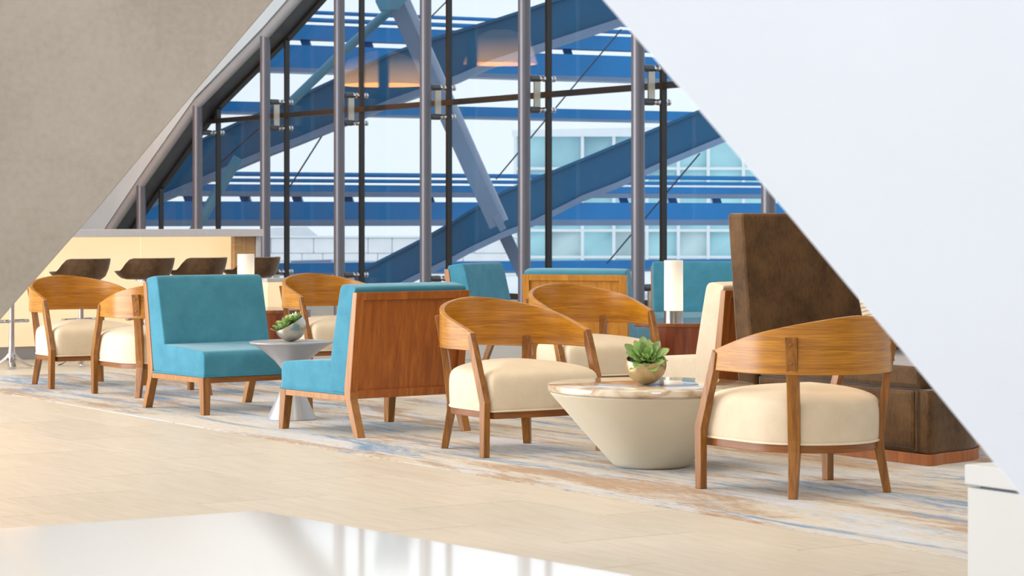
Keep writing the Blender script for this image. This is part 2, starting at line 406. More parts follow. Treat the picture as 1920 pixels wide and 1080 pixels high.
for s0, s1 in zip(edges, edges[1:]):
    zs = [.02]+HM+[6.2]
    for z0, z1 in zip(zs, zs[1:]):
        poly = [(s0+.012, z0), (s1-.012, z0), (s1-.012, z1), (s0+.012, z1)]
        for (a, b), (c, d) in zip(ARCH, ARCH[1:]):
            if c > s0+.01 and a < s1-.01 and poly: poly = clip(poly, a, b, c, d)
        if len(poly) >= 3 and max(p[1] for p in poly)-min(p[1] for p in poly) > .05:
            MB().prism(poly, STZ, TG-.006, TG+.006).build('pane', 'glass', win)
for s in CS[1:]:
    MB().hexa([W(s-.019, TG-.03, 0), W(s+.019, TG-.03, 0), W(s+.019, TG+.03, 0), W(s-.019, TG+.03, 0)],
              [W(s-.019, TG-.03, arch_z(s)), W(s+.019, TG-.03, arch_z(s)), W(s+.019, TG+.03, arch_z(s)), W(s-.019, TG+.03, arch_z(s))]).build('joint_bar', 'black', win)
for z in HM:
    smax = max(s/100 for s in range(500, 3340, 4) if arch_z(s/100) > z)
    MB().hexa([W(5, TG-.032, z-.03), W(smax, TG-.032, z-.03), W(smax, TG+.032, z-.03), W(5, TG+.032, z-.03)],
              [W(5, TG-.032, z+.03), W(smax, TG-.032, z+.03), W(smax, TG+.032, z+.03), W(5, TG+.032, z+.03)]).build('transom_bar', 'black', win)
# arched edge of the opening: tube, plate, gasket, spandrel wall
at = arch_off(.0)
MB().tube([W(s, T0, z) for s, z in at], .062, 14).build('edge_tube', 'edge_tube', win, smooth=50)
a1, a2 = arch_off(-.02), arch_off(.03)
MB().rings([[W(p[0], T0+.02, p[1]), W(q[0], T0+.02, q[1]), W(q[0], TG+.04, q[1]), W(p[0], TG+.04, p[1])] for p, q in zip(a1, a2)]).build('edge_plate', 'frame_gray', win)
a1, a2 = arch_off(-.065), arch_off(-.02)
MB().rings([[W(p[0], TG-.035, p[1]), W(q[0], TG-.035, q[1]), W(q[0], TG+.04, q[1]), W(p[0], TG+.04, p[1])] for p, q in zip(a1, a2)]).build('edge_gasket', 'black', win)
a1, a2 = arch_off(.03), arch_off(.11)
MB().rings([[W(p[0], T0+.10, p[1]), W(q[0], T0+.10, q[1]), W(q[0], TG+.04, q[1]), W(p[0], TG+.04, p[1])] for p, q in zip(a1, a2)]).build('shadow_gap', 'black', win)
sp = arch_off(.095)
poly = [p for p in sp if p[1] > .0]+[(33.5, 0), (38, 0), (38, 6.5), (3, 6.5)]
tag(MB().prism(poly, STZ, T0-.02, T0+.30).build('wall_window', 'spandrel'), kind='structure')

# unseen rest of the hall: ceiling, end walls added to shape the light (the long side opposite the window is open)
def wall_box(name, c, d, mat):
    o = MB().box(c, d).build(name, mat); o.matrix_world = FR; return tag(o, kind='structure')
wall_box('unseen_ceiling', (15.5, 2.4, 6.6), (41, 22.4, .2), 'ceil')
wall_box('unseen_wall_back', (-5, 2.4, 3.25), (.2, 22.4, 6.5), 'hall_wall')
wall_box('unseen_wall_far', (36, 2.4, 3.25), (.2, 21.4, 6.5), 'hall_wood')

# round steel columns and their glass fittings
ordn = ['', '', 'seventh', 'sixth', 'fifth', 'fourth', 'third', 'second', 'first', '']
clabel = {17.03: 'grey steel window column half hidden behind the high brown sofa back', 19.03: 'grey steel window column just left of the lit table lamp',
          21.05: 'grey steel window column between the two blue chairs at the glass', 23.06: 'grey steel window column crossing the pale sloping strut outside',
          25.06: 'grey steel window column rising behind the far wooden barrel chair', 26.99: 'grey steel window column at the right end of the bar counter',
          28.96: 'grey steel window column above the bar, second shortest of the row', 30.78: 'shortest grey steel window column at the low end of the sloping window edge'}
for s in CS:
    if s not in clabel: continue
    c = thing('window_column', clabel[s], 'column', W(s, T0, 0), A, 'round columns along the window')
    top = arch_z(s)-.02
    MB().lathe([(.064, 0), (.064, top)], 20).build('shaft', 'column', c, smooth=50)
    MB().lathe([(.11, 0), (.11, .015), (.07, .02)], 20).build('base_plate', 'column', c, smooth=40)
flabel = {17.03: 'beside the brown sofa', 19.03: 'on the column left of the lit lamp', 21.05: 'on the column between the blue chairs', 23.06: 'on the column crossing the sloping strut',
          25.06: 'on the column behind the far barrel chair', 26.99: 'on the column at the bar end', 28.96: 'on the second shortest column'}
def fitting(s, zs, label, group):
    t = thing('glass_fitting', label, 'bracket', W(s, T0, (zs[0]+zs[-1])/2), A, group)
    zc = (zs[0]+zs[-1])/2
    for z in zs:                                   # local +x runs from the column to the glass
        MB().tube([(.06, 0, z-zc), (.17, 0, z-zc)], .034, 12).build('arm', 'bracket_dark', t, smooth=50)
        p = MB().tube([(.17, 0, z-zc), (.37, 0, z-zc)], .013, 10).build('pin', 'chrome', t, smooth=50)
        for x in (.185, .235, .325, .36):
            MB().tube([(x-.010, 0, z-zc), (x+.010, 0, z-zc)], .031, 14).build('disc', 'chrome', p, smooth=40)
    if len(zs) == 2:
        MB().box((.155, 0, 0), (.075, .02, zs[1]-zs[0]-.04)).build('plate', 'bracket_plate', t, bevel=.002)
for s in CS[6:12]:
    fitting(s, (2.457-.16, 2.457+.16), 'upper dark and chrome glass clamp pair %s' % flabel[s], 'glass fittings on the window columns')
    fitting(s, (.37-.16, .37+.16), 'lower glass clamp pair %s' % flabel[s], 'glass fittings on the window columns')
fitting(28.96, (2.30,), 'single dark and chrome glass clamp on the second shortest column', 'glass fittings on the window columns')

# ------------------------------------------------------------------ sloping walls close to the camera
def slab(name, pts, d, th, mat):
    vs = [pix(x, y, d) for x, y in pts]; bk = [p+Vector((0, th, 0)) for p in vs]; n = len(vs)
    m = MB().add(vs+bk, [tuple(range(n)), tuple(range(2*n-1, n-1, -1))]+[(i, n+i, n+(i+1) % n, (i+1) % n) for i in range(n)])
    return tag(m.build(name, mat), kind='structure')
slab('wall_left', [(1010, -600), (511, 0), (357, 180), (182, 390), (155, 421), (27, 567), (0, 598), (-330, 985), (-352, 1014), (-2600, 1014), (-2600, -1500), (1600, -1500)], 9.0, .02, 'plaster')
slab('wall_right', [(420, -830), (1133, 0), (1310, 203), (1480, 402), (1700, 665), (1870, 872), (2000, 1034), (2592, 1772), (5200, 1772), (5200, -1600), (-240, -1600)], 4.0, .015, 'white')

# ------------------------------------------------------------------ barrel chair
def barrel_chair(name, label, loc, rz):
    t = thing(name, label, 'chair', loc, rz, 'wooden barrel chairs of the lounge')
    R, th, YT = .362, .026, .20
    arc = R*PI/2; tot = arc+YT; nseg = 44; rings = []; S = []
    for k in range(nseg+1):
        s = -tot+2*tot*k/nseg; a = abs(s); sg = 1 if s > 0 else -1
        if a <= arc:
            ph = a/R; po = Vector((sg*math.sin(ph)*R, -math.cos(ph)*R)); nn = Vector((sg*math.sin(ph), -math.cos(ph)))
        else: po = Vector((sg*R, a-arc)); nn = Vector((sg, 0))
        zt = .775-.16*(a/tot)**1.5; zb = .525
        pi_ = po-nn*th; sh = .035*max(0, (a-arc)/YT) if a > arc else 0     # mitred end follows the post
        rings.append([(po.x, po.y+sh, zb), (po.x, po.y, zt), (pi_.x, pi_.y, zt), (pi_.x, pi_.y+sh, zb)])
    UVF = lambda co: ((math.atan2(co.x, -co.y)*R if co.y < 0 else math.copysign(arc+co.y, co.x)), co.z)
    MB().rings(rings).build('curved_back', 'oak_band', t, smooth=40, bevel=.003, uv=UVF)
    for sg in (-1, 1):
        poly = [(.203, .615), (.338, .272), (.331, 0), (.289, 0), (.288, .265), (.192, .525), (.178, .60)]
        MB().prism([(p, q) for p, q in poly], YZx, sg*.334, sg*.369).build('front_leg', 'oak_leg', t, bevel=.003)
        an = math.radians(48.8); d = Vector((sg*math.sin(an), -math.cos(an))); tn = Vector((-d.y, d.x))
        st = [(.388, .685, .026, .030), (.354, .50, .026, .032), (.325, .245, .026, .042), (.325, .20, .025, .042), (.357, 0, .019, .034)]
        rs = []
        for r, z, w, dp in st:                                          # r = outer face
            rs.append([(*(d*r+tn*w), z), (*(d*(r-dp)+tn*w), z), (*(d*(r-dp)-tn*w), z), (*(d*r-tn*w), z)])
        lg = MB().rings(rs).build('rear_leg', 'oak_leg', t, bevel=.003)
        for z, rr in ((.655, .383), (.575, .367)):
            MB().lathe([(.0065, 0), (.0065, .003), (.003, .0045)], 10).build('wood_plug', 'oak_rail', lg).matrix_local = Matrix.Translation((d.x*rr, d.y*rr, z)) @ Vector((d.x, d.y, .19)).to_track_quat('Z', 'Y').to_matrix().to_4x4()
    def plan(rr, fy, hx):
        pts = []
        for k in range(25):
            ph = -PI/2+PI*k/24; pts.append((math.sin(ph)*rr*(1+.06*abs(math.sin(ph))), -math.cos(ph)*rr))
        right = [(rr*1.06+(hx-rr*1.06)*k/4, (fy-.03)*k/4) for k in range(1, 5)]
        fr = [(hx-.012-2*(hx-.012)*k/10, fy-.008+.016*(1-(2*k/10-1)**2)) for k in range(11)]
        left = [(-x, y) for x, y in reversed(right)]
        return pts+right+fr+left
    def inset(pl, k):
        c = Vector((0, .03)); return [tuple(c+(Vector(p)-c)*k) for p in pl]
    base = plan(.298, .345, .326); rs = []
    for k, z in ((.97, .226), (1.0, .229), (1.006, .245), (1.012, .30), (1.014, .355), (1.0, .392), (.955, .414), (.83, .434), (.60, .452), (.35, .463), (.12, .467)):
        rs.append([(x, y, z) for x, y in inset(base, k)])
    MB().rings(rs).build('seat_cushion', 'cream', t, smooth=180, sub=1)
    MB().tube([(x, y, .2285) for x, y in inset(base, 1.0)], .0055, 6, closed=True).build('piping', 'cream_pipe', t, smooth=60)
    pr = inset(base, .985); pi2 = inset(base, .86)
    MB().rings([[(*a, .19), (*a, .224), (*b, .224), (*b, .19)] for a, b in zip(pr, pi2)], closed=True).build('seat_rail', 'oak_rail', t, smooth=40, bevel=.002)
    return t
d2r = math.radians
bc = barrel_chair('barrel_chair', 'wooden barrel chair seen from behind, nearest the camera, right of the marble table', (1.291, 10.643, ZR), d2r(30.9))
def more_barrel(x, y, deg, label): dup(bc, (x, y, ZR), d2r(deg), label)
more_barrel(-.011, 12.558, 213.1, 'wooden barrel chair with cream seat, front open, just left of the marble table')
more_barrel(-3.077, 17.427, 213.5, 'wooden barrel chair at far left, open front, before the bar stools')
more_barrel(-2.362, 16.443, 31.0, 'wooden barrel chair seen from behind, mostly hidden by the blue chair at left')
more_barrel(.465, 15.239, 208.5, 'wooden barrel chair with pinkish cream seat behind the bowl of succulents on marble')
more_barrel(-1.342, 18.106, 213.5, 'wooden barrel chair far back behind the metal side table')

# ------------------------------------------------------------------ slipper chair
def slipper(name, label, loc, rz, cloth, pipe, panel='walnut', group='blue armless chairs with wooden backs'):
    t = thing(name, label, 'chair', loc, rz, group)
    hx = .383
    for sg in (-1, 1):
        a, b, e, f_ = (sg*(hx), sg*(hx-.052), sg*(hx+.002), sg*(hx-.042))
        MB().rings([[(e, .394, 0), (f_, .394, 0), (f_, .352, 0), (e, .352, 0)], [(a, .385, .195), (b, .385, .195), (b, .325, .195), (a, .325, .195)], [(a, .385, .226), (b, .385, .226), (b, .325, .226), (a, .325, .226)]]).build('front_leg', 'oak_leg', t, bevel=.003)
        poly = [(-.395, 0), (-.353, 0), (-.262, .226), (-.262, .26), (-.345, .785), (-.385, .785), (-.322, .26), (-.322, .205)]
        MB().prism(poly, YZx, sg*(hx-.05), sg*hx).build('rear_leg', 'oak_edge', t, bevel=.003)
        MB().box((sg*(hx-.014), .03, .2085), (.024, .60, .033)).build('side_rail', 'oak_edge', t, bevel=.002)
    MB().box((0, .368, .2085), (2*hx-.10, .030, .033)).build('front_rail', 'oak_rail', t, bevel=.002)
    # wooden back: frame with a recessed panel, leaning with the legs
    yb = lambda z: -.322-(z-.26)*(.385-.322)/.54
    def plank(x0, x1, z0, z1, out, th, name, mat, bev=.002):
        MB().hexa([(x0, yb(z0)-out, z0), (x1, yb(z0)-out, z0), (x1, yb(z0)-out+th, z0), (x0, yb(z0)-out+th, z0)],
                  [(x0, yb(z1)-out, z1), (x1, yb(z1)-out, z1), (x1, yb(z1)-out+th, z1), (x0, yb(z1)-out+th, z1)]).build(name, mat, t, bevel=bev)
    wi = hx-.05
    plank(-wi, wi, .742, .785, 0, .035, 'top_rail', panel); plank(-wi, wi, .205, .25, 0, .035, 'bottom_rail', panel)
    plank(-wi, wi, .25, .742, -.014, .02, 'back_panel', panel, .0)
    for sg in (-1, 1):
        x0, x1 = sorted((sg*wi, sg*(wi+.0495))); plank(x0, x1, .205, .785, .002, .02, 'stile', panel)
    # upholstery
    def soft(secs, name, r, hw):
        # secs: closed outline in (y,z); swept in x with rounded side edges
        rs = []; c = Vector((sum(p[0] for p in secs)/len(secs), sum(p[1] for p in secs)/len(secs)))
        for x, k in ((-hw, r), (-hw+.006, r*.35), (-hw+.022, 0), (hw-.022, 0), (hw-.006, r*.35), (hw, r)):
            rs.append([(x, p[0]+(c.x-p[0])/max(.001, (Vector(p)-c).length)*k, p[1]+(c.y-p[1])/max(.001, (Vector(p)-c).length)*k) for p in secs])
        return MB().rings(rs).build(name, cloth, t, smooth=60, sub=2)
    def rnd(poly, rad, n=3):
        out = []; m = len(poly)
        for i in range(m):
            p = Vector(poly[i]); a = (Vector(poly[i-1])-p); b = (Vector(poly[(i+1) % m])-p); r = min(rad[i], a.length*.48, b.length*.48)
            s, e = p+a.normalized()*r, p+b.normalized()*r
            for k in range(n+1):
                u = k/n; out.append(tuple(s*(1-u)**2+p*2*u*(1-u)+e*u*u))
        return out
    soft(rnd([(-.165, .227), (.384, .227), (.390, .385), (-.165, .412)], [.012, .012, .05, .01]), 'seat', .014, hx-.004)
    soft(rnd([(-.275, .228), (-.10, .228), (-.115, .42), (-.215, .838), (-.365, .815), (-.352, .775)], [.008, .008, .03, .045, .03, .01]), 'backrest', .014, hx-.004)
    MB().tube([(-hx+.004, -.26, .231), (-hx+.004, .384, .231), (hx-.004, .384, .231), (hx-.004, -.26, .231)], .005, 6).build('piping', pipe, t, smooth=60)
    return t
B2 = slipper('slipper_chair', 'turquoise armless chair turned away, large wood panel back towards the camera', (-.772, 13.719, ZR), d2r(38), 'blue', 'blue_pipe')
dup(B2, (-1.776, 15.234, ZR), d2r(216.3), 'turquoise armless chair facing the camera, left of the metal side table')
dup(B2, (-.03, 19.5, ZR), d2r(246), 'turquoise armless chair seen side on by the glass, above the wood panel back')
slipper('slipper_chair', 'turquoise armless chair with honey wood back, behind the rear barrel chair', (.55, 17.72, ZR), d2r(-17), 'blue', 'blue_pipe', 'honey')
dup(B2, (1.56, 20.25, 0), d2r(181), 'turquoise armless chair facing the room behind the lit lamp')
slipper('slipper_chair', 'cream armless chair with wooden back beside the high brown sofa', (1.27, 14.12, ZR), d2r(36), 'cream', 'cream_pipe', group='cream armless chairs')

# ------------------------------------------------------------------ tables
tb = thing('cocktail_table', 'round marble topped table on a tapering ivory cone base', 'table', (ground(1221, 876).x, ground(1221, 876).y, ZR))
MB().lathe([(.150, 0), (.168, .003), (.184, .012), (.199, .028), (.335, .180), (.478, .345), (.483, .353), (.482, .356), (.40, .357)], 64).build('cone_base', 'cone', tb, smooth=40)
MB().lathe([(.30, .357), (.484, .357), (.497, .366), (.499, .378), (.494, .392), (.487, .396), (.2, .397), (.01, .397)], 64).build('marble_top', 'marble', tb, smooth=40)
g = ground(547, 787)
st = thing('side_table', 'grey metal hourglass side table between the two turquoise chairs', 'table', (g.x, g.y, ZR))
MB().lathe([(.144, 0), (.146, .004), (.125, .05), (.075, .16), (.052, .22), (.046, .262), (.055, .29), (.10, .345), (.17, .405), (.236, .446)], 48).build('hourglass_body', 'pewter', st, smooth=40)
MB().lathe([(.236, .446), (.248, .450), (.249, .458), (.24, .4605), (.1, .461), (.005, .461)], 48).build('table_top', 'pewter', st, smooth=30)
def drum(loc, label, r=.46, h=.404):
    d = thing('drum_table', label, 'table', loc, 0, 'reddish wooden drum tables')
    MB().lathe([(r-.02, 0), (r-.02, .04), (r, .042), (r, h-.03)], 56).build('drum', 'walnut_drum', d, smooth=30)
    MB().lathe([(r, h-.03), (r+.006, h-.026), (r+.006, h-.004), (r, h), (.01, h)], 56).build('table_top', 'table_top_wood', d, smooth=30)
    return d
D1 = drum((1.34, 18.6, ZR), 'reddish wooden drum table with the lit cylinder lamp, behind the cream chair')
D2 = drum((-2.02, 19.62, ZR), 'dark wooden drum table behind the left turquoise chair', r=.40, h=.46)
def lamp(loc, label, hh=.445, r=.069):
    l = thing('table_lamp', label, 'lamp', loc, 0, 'cylinder table lamps')
    MB().lathe([(r, 0), (r, .082), (r-.004, .086), (r-.02, .086)], 32).build('metal_base', 'brushed', l, smooth=30)
    MB().lathe([(r-.001, .086), (r-.001, hh), (r-.006, hh), (r-.006, .09)], 32).build('glass_shade', 'lamp_glow', l, smooth=30)
    return l
lamp((1.221, 18.47, ZR+.404), 'lit frosted cylinder lamp on a steel base on the drum table at right', hh=.464, r=.0727)
lamp(pix(461, 580, 19.5).xy.to_3d()+Vector((0, 0, .46+ZR)), 'lit frosted cylinder lamp behind the left turquoise chair', hh=.44)

# planters with succulents
def leaf_mesh():
    m = MB(); secs = []
    for y, w, th, lift in ((0, .05, .03, 0), (.2, .11, .05, .0), (.5, .19, .06, .0), (.78, .19, .055, .02), (.93, .10, .035, .05), (1.0, .012, .01, .08)):
        secs.append([(-w, y, lift+.05*w/.19), (0, y, lift+.0+th*.2), (w, y, lift+.05*w/.19), (0, y, lift-th)])
    return m.rings(secs).mesh('leaf', 'leaf', smooth=80)
LEAF = leaf_mesh()
def rosette(parent, c, axis, n, size, start=0, flat=12):
    q = Vector(axis).normalized().to_track_quat('Z', 'Y').to_matrix().to_4x4()
    for k in range(n):
        f = (k+start)/(n+start); az = k*2.39996; el = d2r(80-(80-flat)*f**.8); L = size*(.55+.5*f)
        m = Matrix.Translation(c) @ q @ Matrix.Rotation(az, 4, 'Z') @ Matrix.Translation((0, .012*f, 0)) @ Matrix.Rotation(el, 4, 'X') @ Matrix.Diagonal((L*1.05, L, L*1.2, 1))
        o = bpy.data.objects.new('leaf', LEAF); COL.objects.link(o); o.parent = parent; o.matrix_local = m
def bowl(label, loc, r, mat, tilt, axis_az, cut):
    t = thing('potted_succulent', label, 'plant', loc)
    # spherical bowl cut by a tilted plane: lathe around the tilted axis, lifted to rest on its lowest point
    n, prof = 40, []
    a0 = math.asin(cut/r)
    for k in range(15): 
        a = -PI/2+(a0+PI/2)*k/14; prof.append((max(.0008, r*math.cos(a)), r*math.sin(a)))
    inn = [(max(.0008, (r-.004)*math.cos(-PI/2+(a0+PI/2)*k/10)), (r-.004)*math.sin(-PI/2+(a0+PI/2)*k/10)) for k in range(10, 4, -1)]
    R = Matrix.Rotation(axis_az, 4, 'Z') @ Matrix.Rotation(tilt, 4, 'Y')
    b = MB().lathe(prof+inn, n, cap=True).build('bowl', mat, t, smooth=60)
    b.matrix_local = Matrix.Translation((0, 0, r)) @ R
    s = MB().lathe([(.001, cut-.030), (math.sqrt(r*r-cut*cut)-.006, cut-.022), (math.sqrt(r*r-cut*cut)-.008, cut-.014), (.03, cut-.006), (.001, cut-.005)], 24).build('soil', 'soil', t, smooth=60)
    s.matrix_local = Matrix.Translation((0, 0, r)) @ R
    ax = (R.to_3x3() @ Vector((0, 0, 1))); c = Vector((0, 0, r))+ax*(cut-.012)
    return t, c, ax, R.to_3x3()
p2 = pix(1211, 700, 11.6)
t2, c2, ax2, R2 = bowl('champagne metal bowl of green succulent on the marble table', (p2.x, 11.60, ZR+.397), .098, 'pale_gold', d2r(14), d2r(-95), .028)
rosette(t2, c2+Vector((0, -.014, .006)), (.0, -.70, .71), 26, .112, 4, flat=14)
rosette(t2, c2+R2 @ Vector((.02, .055, 0)), (.55, -.35, .7), 12, .055, 2)
rosette(t2, c2+R2 @ Vector((.05, -.03, 0)), (-.4, -.6, .7), 10, .05, 2)
rosette(t2, c2+R2 @ Vector((.055, .025, 0)), (.2, -.8, .5), 9, .045, 2)
p1 = pix(547, 600, 14.4)
t1, c1, ax1, R1 = bowl('silvery tilted bowl of green succulents on the grey side table', (p1.x-.005, 14.38, ZR+.461), .092, 'silver_bowl', d2r(30), d2r(196), .018)
for (a, b, n, sz) in ((0, 0, 15, .085), (.045, .035, 12, .066), (.04, -.04, 12, .066), (-.04, .035, 12, .068), (-.035, -.04, 12, .066), (.068, -.005, 10, .055)):
    rosette(t1, c1+R1 @ Vector((a, b, 0)), ax1+Vector((a*5-.1, b*4-.1, .5)), n, sz, 2, flat=25)

# ------------------------------------------------------------------ high backed sofa
sf = thing('booth_sofa', 'high backed brown velvet sofa with a wooden plinth at right', 'sofa', (0, 0, 0)); sf.matrix_world = FR
S0, T1, S1 = 8.85, 7.876, 10.2
arcp = [(S0+.035+.26*(1-math.cos(a))*1.0, T1+.05+.50*math.sin(a)) for a in [PI/2*k/8 for k in range(9)]]
basep = [(S1, T1), (S0+.0, T1), (S0, T1+.05)]+arcp[1:]+[(S0+.62, T1+.56), (S0+.62, T1+2.1), (S1, T1+2.1)]
def grow(pl, d):
    c = Vector((9.6, 8.8)); out = []
    for k, p in enumerate(pl):
        p = Vector(p); a = (p-Vector(pl[k-1])); b = (Vector(pl[(k+1) % len(pl)])-p); n1 = Vector((a.y, -a.x)).normalized(); n2 = Vector((b.y, -b.x)).normalized()
        n = (n1+n2); n = n/ max(.3, n.length_squared)*2; out.append(tuple(p-n*d if False else p+n*d))
    return out
# plan runs so that the normals (a.y,-a.x) point one way; test which way is outward
tst = grow(basep, .01); outw = 1 if sum((Vector(p)-Vector((9.6, 8.8))).length for p in tst) > sum((Vector(p)-Vector((9.6, 8.8))).length for p in basep) else -1
MB().prism(grow(basep, -.004*outw), XY, ZR, .058).build('plinth', 'walnut', sf, bevel=.002)
MB().prism(grow(basep, -.012*outw), XY, .058, .366).build('seat_base', 'velvet', sf, smooth=35, bevel=.012)
MB().hexa([(S0+.10, T1-.004, .075), (S1-.03, T1-.004, .075), (S1-.03, T1+.05, .075), (S0+.10, T1+.05, .075)], [(S0+.10, T1-.004, .36), (S1-.03, T1-.004, .36), (S1-.03, T1+.05, .36), (S0+.10, T1+.05, .36)]).build('end_panel', 'velvet', sf, bevel=.02)
MB().tube([(S0+.085, T1+.002, .07), (S0+.085, T1+.002, .36)], .005, 8).build('welt', 'velvet2', sf, smooth=60)
seat = [(S1, T1), (S0+.06, T1), (S0+.04, T1+.05), (S0+.30, T1+.55), (S0+.50, T1+.60), (S0+.50, T1+2.1), (S1, T1+2.1)]
MB().prism(seat, XY, .368, .475).build('seat_cushion', 'velvet', sf, smooth=35, bevel=.025)
for nm, z0, z1 in (('high_back', .05, 1.218),):
    MB().hexa([(S1, T1+.02, z0), (S1, T1+2.1, z0), (S1+.15, T1+2.1, z0), (S1+.15, T1+.02, z0)],
              [(S1+.03, T1-.055, z1), (S1+.03, T1+2.15, z1), (S1+.17, T1+2.15, z1), (S1+.17, T1-.055, z1)]).build(nm, 'velvet', sf, bevel=.018)
# pillow
def pillow_mesh(w, h, th):
    m = MB(); n = 9; vs = []; fs = []
    for sd in (1, -1):
        for j in range(n):
            for i in range(n):
                u, v = 2*i/(n-1)-1, 2*j/(n-1)-1; k = ((1-u**4)*(1-v**4))**.6
                pin = 1-.06*(1-abs(v)**2)*abs(u)-.0; pin2 = 1-.06*(1-abs(u)**2)*abs(v)
                vs.append((u*w/2*pin, sd*(th/2*k+.003), v*h/2*pin2))
    for q in range(2):
        o = q*n*n
        for j in range(n-1):
            for i in range(n-1):
                a = o+j*n+i; fs.append((a, a+1, a+n+1, a+n))
    rim = [i for i in range(n)]+[j*n+n-1 for j in range(1, n)]+[(n-1)*n+i for i in range(n-2, -1, -1)]+[j*n for j in range(n-2, 0, -1)]
    for a, b in zip(rim, rim[1:]+rim[:1]): fs.append((a, b, b+n*n, a+n*n))
    return m.add(vs, fs)
pw = pillow_mesh(.46, .42, .16).build('throw_pillow', 'pillow', smooth=180, sub=1)
pp = W(9.88, 8.55, .70); pw.location = pp; pw.rotation_euler = (d2r(-16), 0, A+d2r(0)); 
tag(pw, 'cream and brown streaked throw pillow on the brown sofa', 'pillow')

# ------------------------------------------------------------------ bar, cabinet, stools
sb = W(0, 0); b0 = ground(22, 690)
SST, TST = b0.dot(U), b0.dot(V)                    # stool line: runs along V
bar = thing('bar_counter', 'long bar with pale stone top and glowing onyx front at far left', 'bar'); bar.matrix_world = FR
sF = SST+1.02                                      # front panel plane
def t_at(px, s):                                   # where the line s=const crosses an image column (used once to place ends)
    k = (px-960)/F; return s*(math.sin(A)+k*math.cos(A))/(math.cos(A)-k*math.sin(A))
tE = t_at(494, SST+.72)
MB().box((sF+.0, (tE-4.5+tE)/2, 1.063), (.62, 4.5, .064)).build('counter_top', 'stone_top', bar, bevel=.004)
tw = t_at(434, sF)
npan = 5
for k in range(npan):
    a, b = tw-(k+1)*.86, tw-k*.86-.004
    MB().box((sF+.02, (a+b)/2, .57), (.03, b-a, .918)).build('onyx_panel', 'onyx_glow', bar)
MB().box((sF-.11, tw+.012, .57), (.25, .02, .918)).build('wood_divider', 'bar_wood', bar, bevel=.002)
tq_ = t_at(439, sF-.22)
MB().box((sF-.21, (tq_+tE-.045)/2, .57), (.03, tE-.045-tq_, .918)).build('wood_panel', 'bar_wood', bar)
MB().box((sF+.0, tE-.02, .5155), (.50, .04, 1.031)).build('end_panel', 'stone_top', bar, bevel=.002)
MB().box((sF+.05, tE-2.3, .055), (.06, 4.4, .11)).build('plinth', 'plinth_gray', bar)
MB().box((sF+.30, tE-2.3, .57), (.04, 4.4, .92)).build('back_panel', 'bar_wood', bar)
g = ground(508, 690)
cb = thing('low_cabinet', 'low glowing cream cabinet beside the bar end, behind the last stool', 'cabinet', W(SST+.55, t_at(505, SST+.55), 0), A)
MB().box((0, 0, .35), (.20, .34, .58)).build('lit_front', 'onyx_glow', cb, bevel=.003)
MB().box((0, 0, .03), (.18, .30, .06)).build('plinth', 'frame_gray', cb)
MB().box((.02, .0, .655), (.26, .36, .03)).build('top', 'stone_top', cb, bevel=.003)
MB().box((.118, 0, .35), (.03, .345, .58)).build('side_panel', 'stone_top', cb, bevel=.003)

def bar_stool(label, loc, rz):
    t = thing('bar_stool', label, 'stool', loc, rz, 'brown velvet bar stools at the bar')
    n = 40; ro, ri = [], []
    prof = ((.10, 0.0), (.15, .02), (.185, .18), (.207, .5), (.219, .8), (.224, 1.0))
    rings = []
    def rim(ph):                                    # ph = 0 at the back
        c = math.cos(ph); k = min(1, max(0, (c+.20)/.62)); k = k*k*(3-2*k); return .758+.104*k
    lip = lambda ph, f: 1+.24*max(0, -math.cos(ph))*f
    for r, f in prof: rings.append([(r*1.12*math.sin(2*PI*i/n), -r*math.cos(2*PI*i/n)*lip(2*PI*i/n, f), .690+(rim(2*PI*i/n)-.690)*f) for i in range(n)])
    for r, f in ((.214, 1.03), (.196, 1.0), (.182, .8), (.17, .55), (.15, .40)): rings.append([(r*1.12*math.sin(2*PI*i/n), -r*math.cos(2*PI*i/n)*lip(2*PI*i/n, min(1, f)), max(.735 if f < .9 else 0, .690+(rim(2*PI*i/n)-.690)*f)) for i in range(n)])
    MB().rings(rings).build('seat_shell', 'velvet2', t, smooth=60)
    MB().lathe([(.02, .728), (.15, .728), (.163, .738), (.15, .750), (.02, .754)], 28).build('seat_pad', 'velvet2', t, smooth=60)
    MB().lathe([(.085, .676), (.085, .690), (.03, .692)], 24).build('swivel_plate', 'chrome', t, smooth=30)
    MB().lathe([(.030, .10), (.024, .16), (.022, .30), (.022, .676)], 20).build('pole', 'chrome', t, smooth=50)
    MB().tube([(.17, .0, .37), (.16, .05, .37), (-.16, .05, .37), (-.17, 0, .37)], .014, 10).build('footrest', 'chrome', t, smooth=50)
    MB().tube([(0, 0, .37), (0, .05, .37)], .016, 10).build('footrest_bracket', 'chrome', t, smooth=50)
    MB().lathe([(.018, .04), (.03, .055), (.034, .09), (.026, .135)], 20).build('hub', 'chrome', t, smooth=50)
    for k in range(4):
        a = PI/4+k*PI/2; d = Vector((math.cos(a), math.sin(a), 0)); e = Vector((-d.y, d.x, 0)); rs = []
        for r, z, w, h in ((.015, .115, .020, .04), (.05, .075, .022, .03), (.10, .038, .024, .022), (.155, .014, .024, .014), (.185, .006, .02, .010)):
            c = d*r+Vector((0, 0, z)); rs.append([c+e*w+Vector((0, 0, -h/2)), c-e*w+Vector((0, 0, -h/2)), c-e*w*.5+Vector((0, 0, h/2)), c+e*w*.5+Vector((0, 0, h/2))])
        MB().rings(rs).build('leg', 'chrome', t, bevel=.003)
    return t
slab_ = ['brown velvet bar stool mostly hidden by the sloping grey wall', 'brown velvet bar stool second from the grey wall, above the far left barrel chair',
         'brown velvet bar stool above the left corner of the left turquoise chair', 'brown velvet bar stool just left of the small lit lamp', 'brown velvet bar stool just right of the small lit lamp']
stool = None
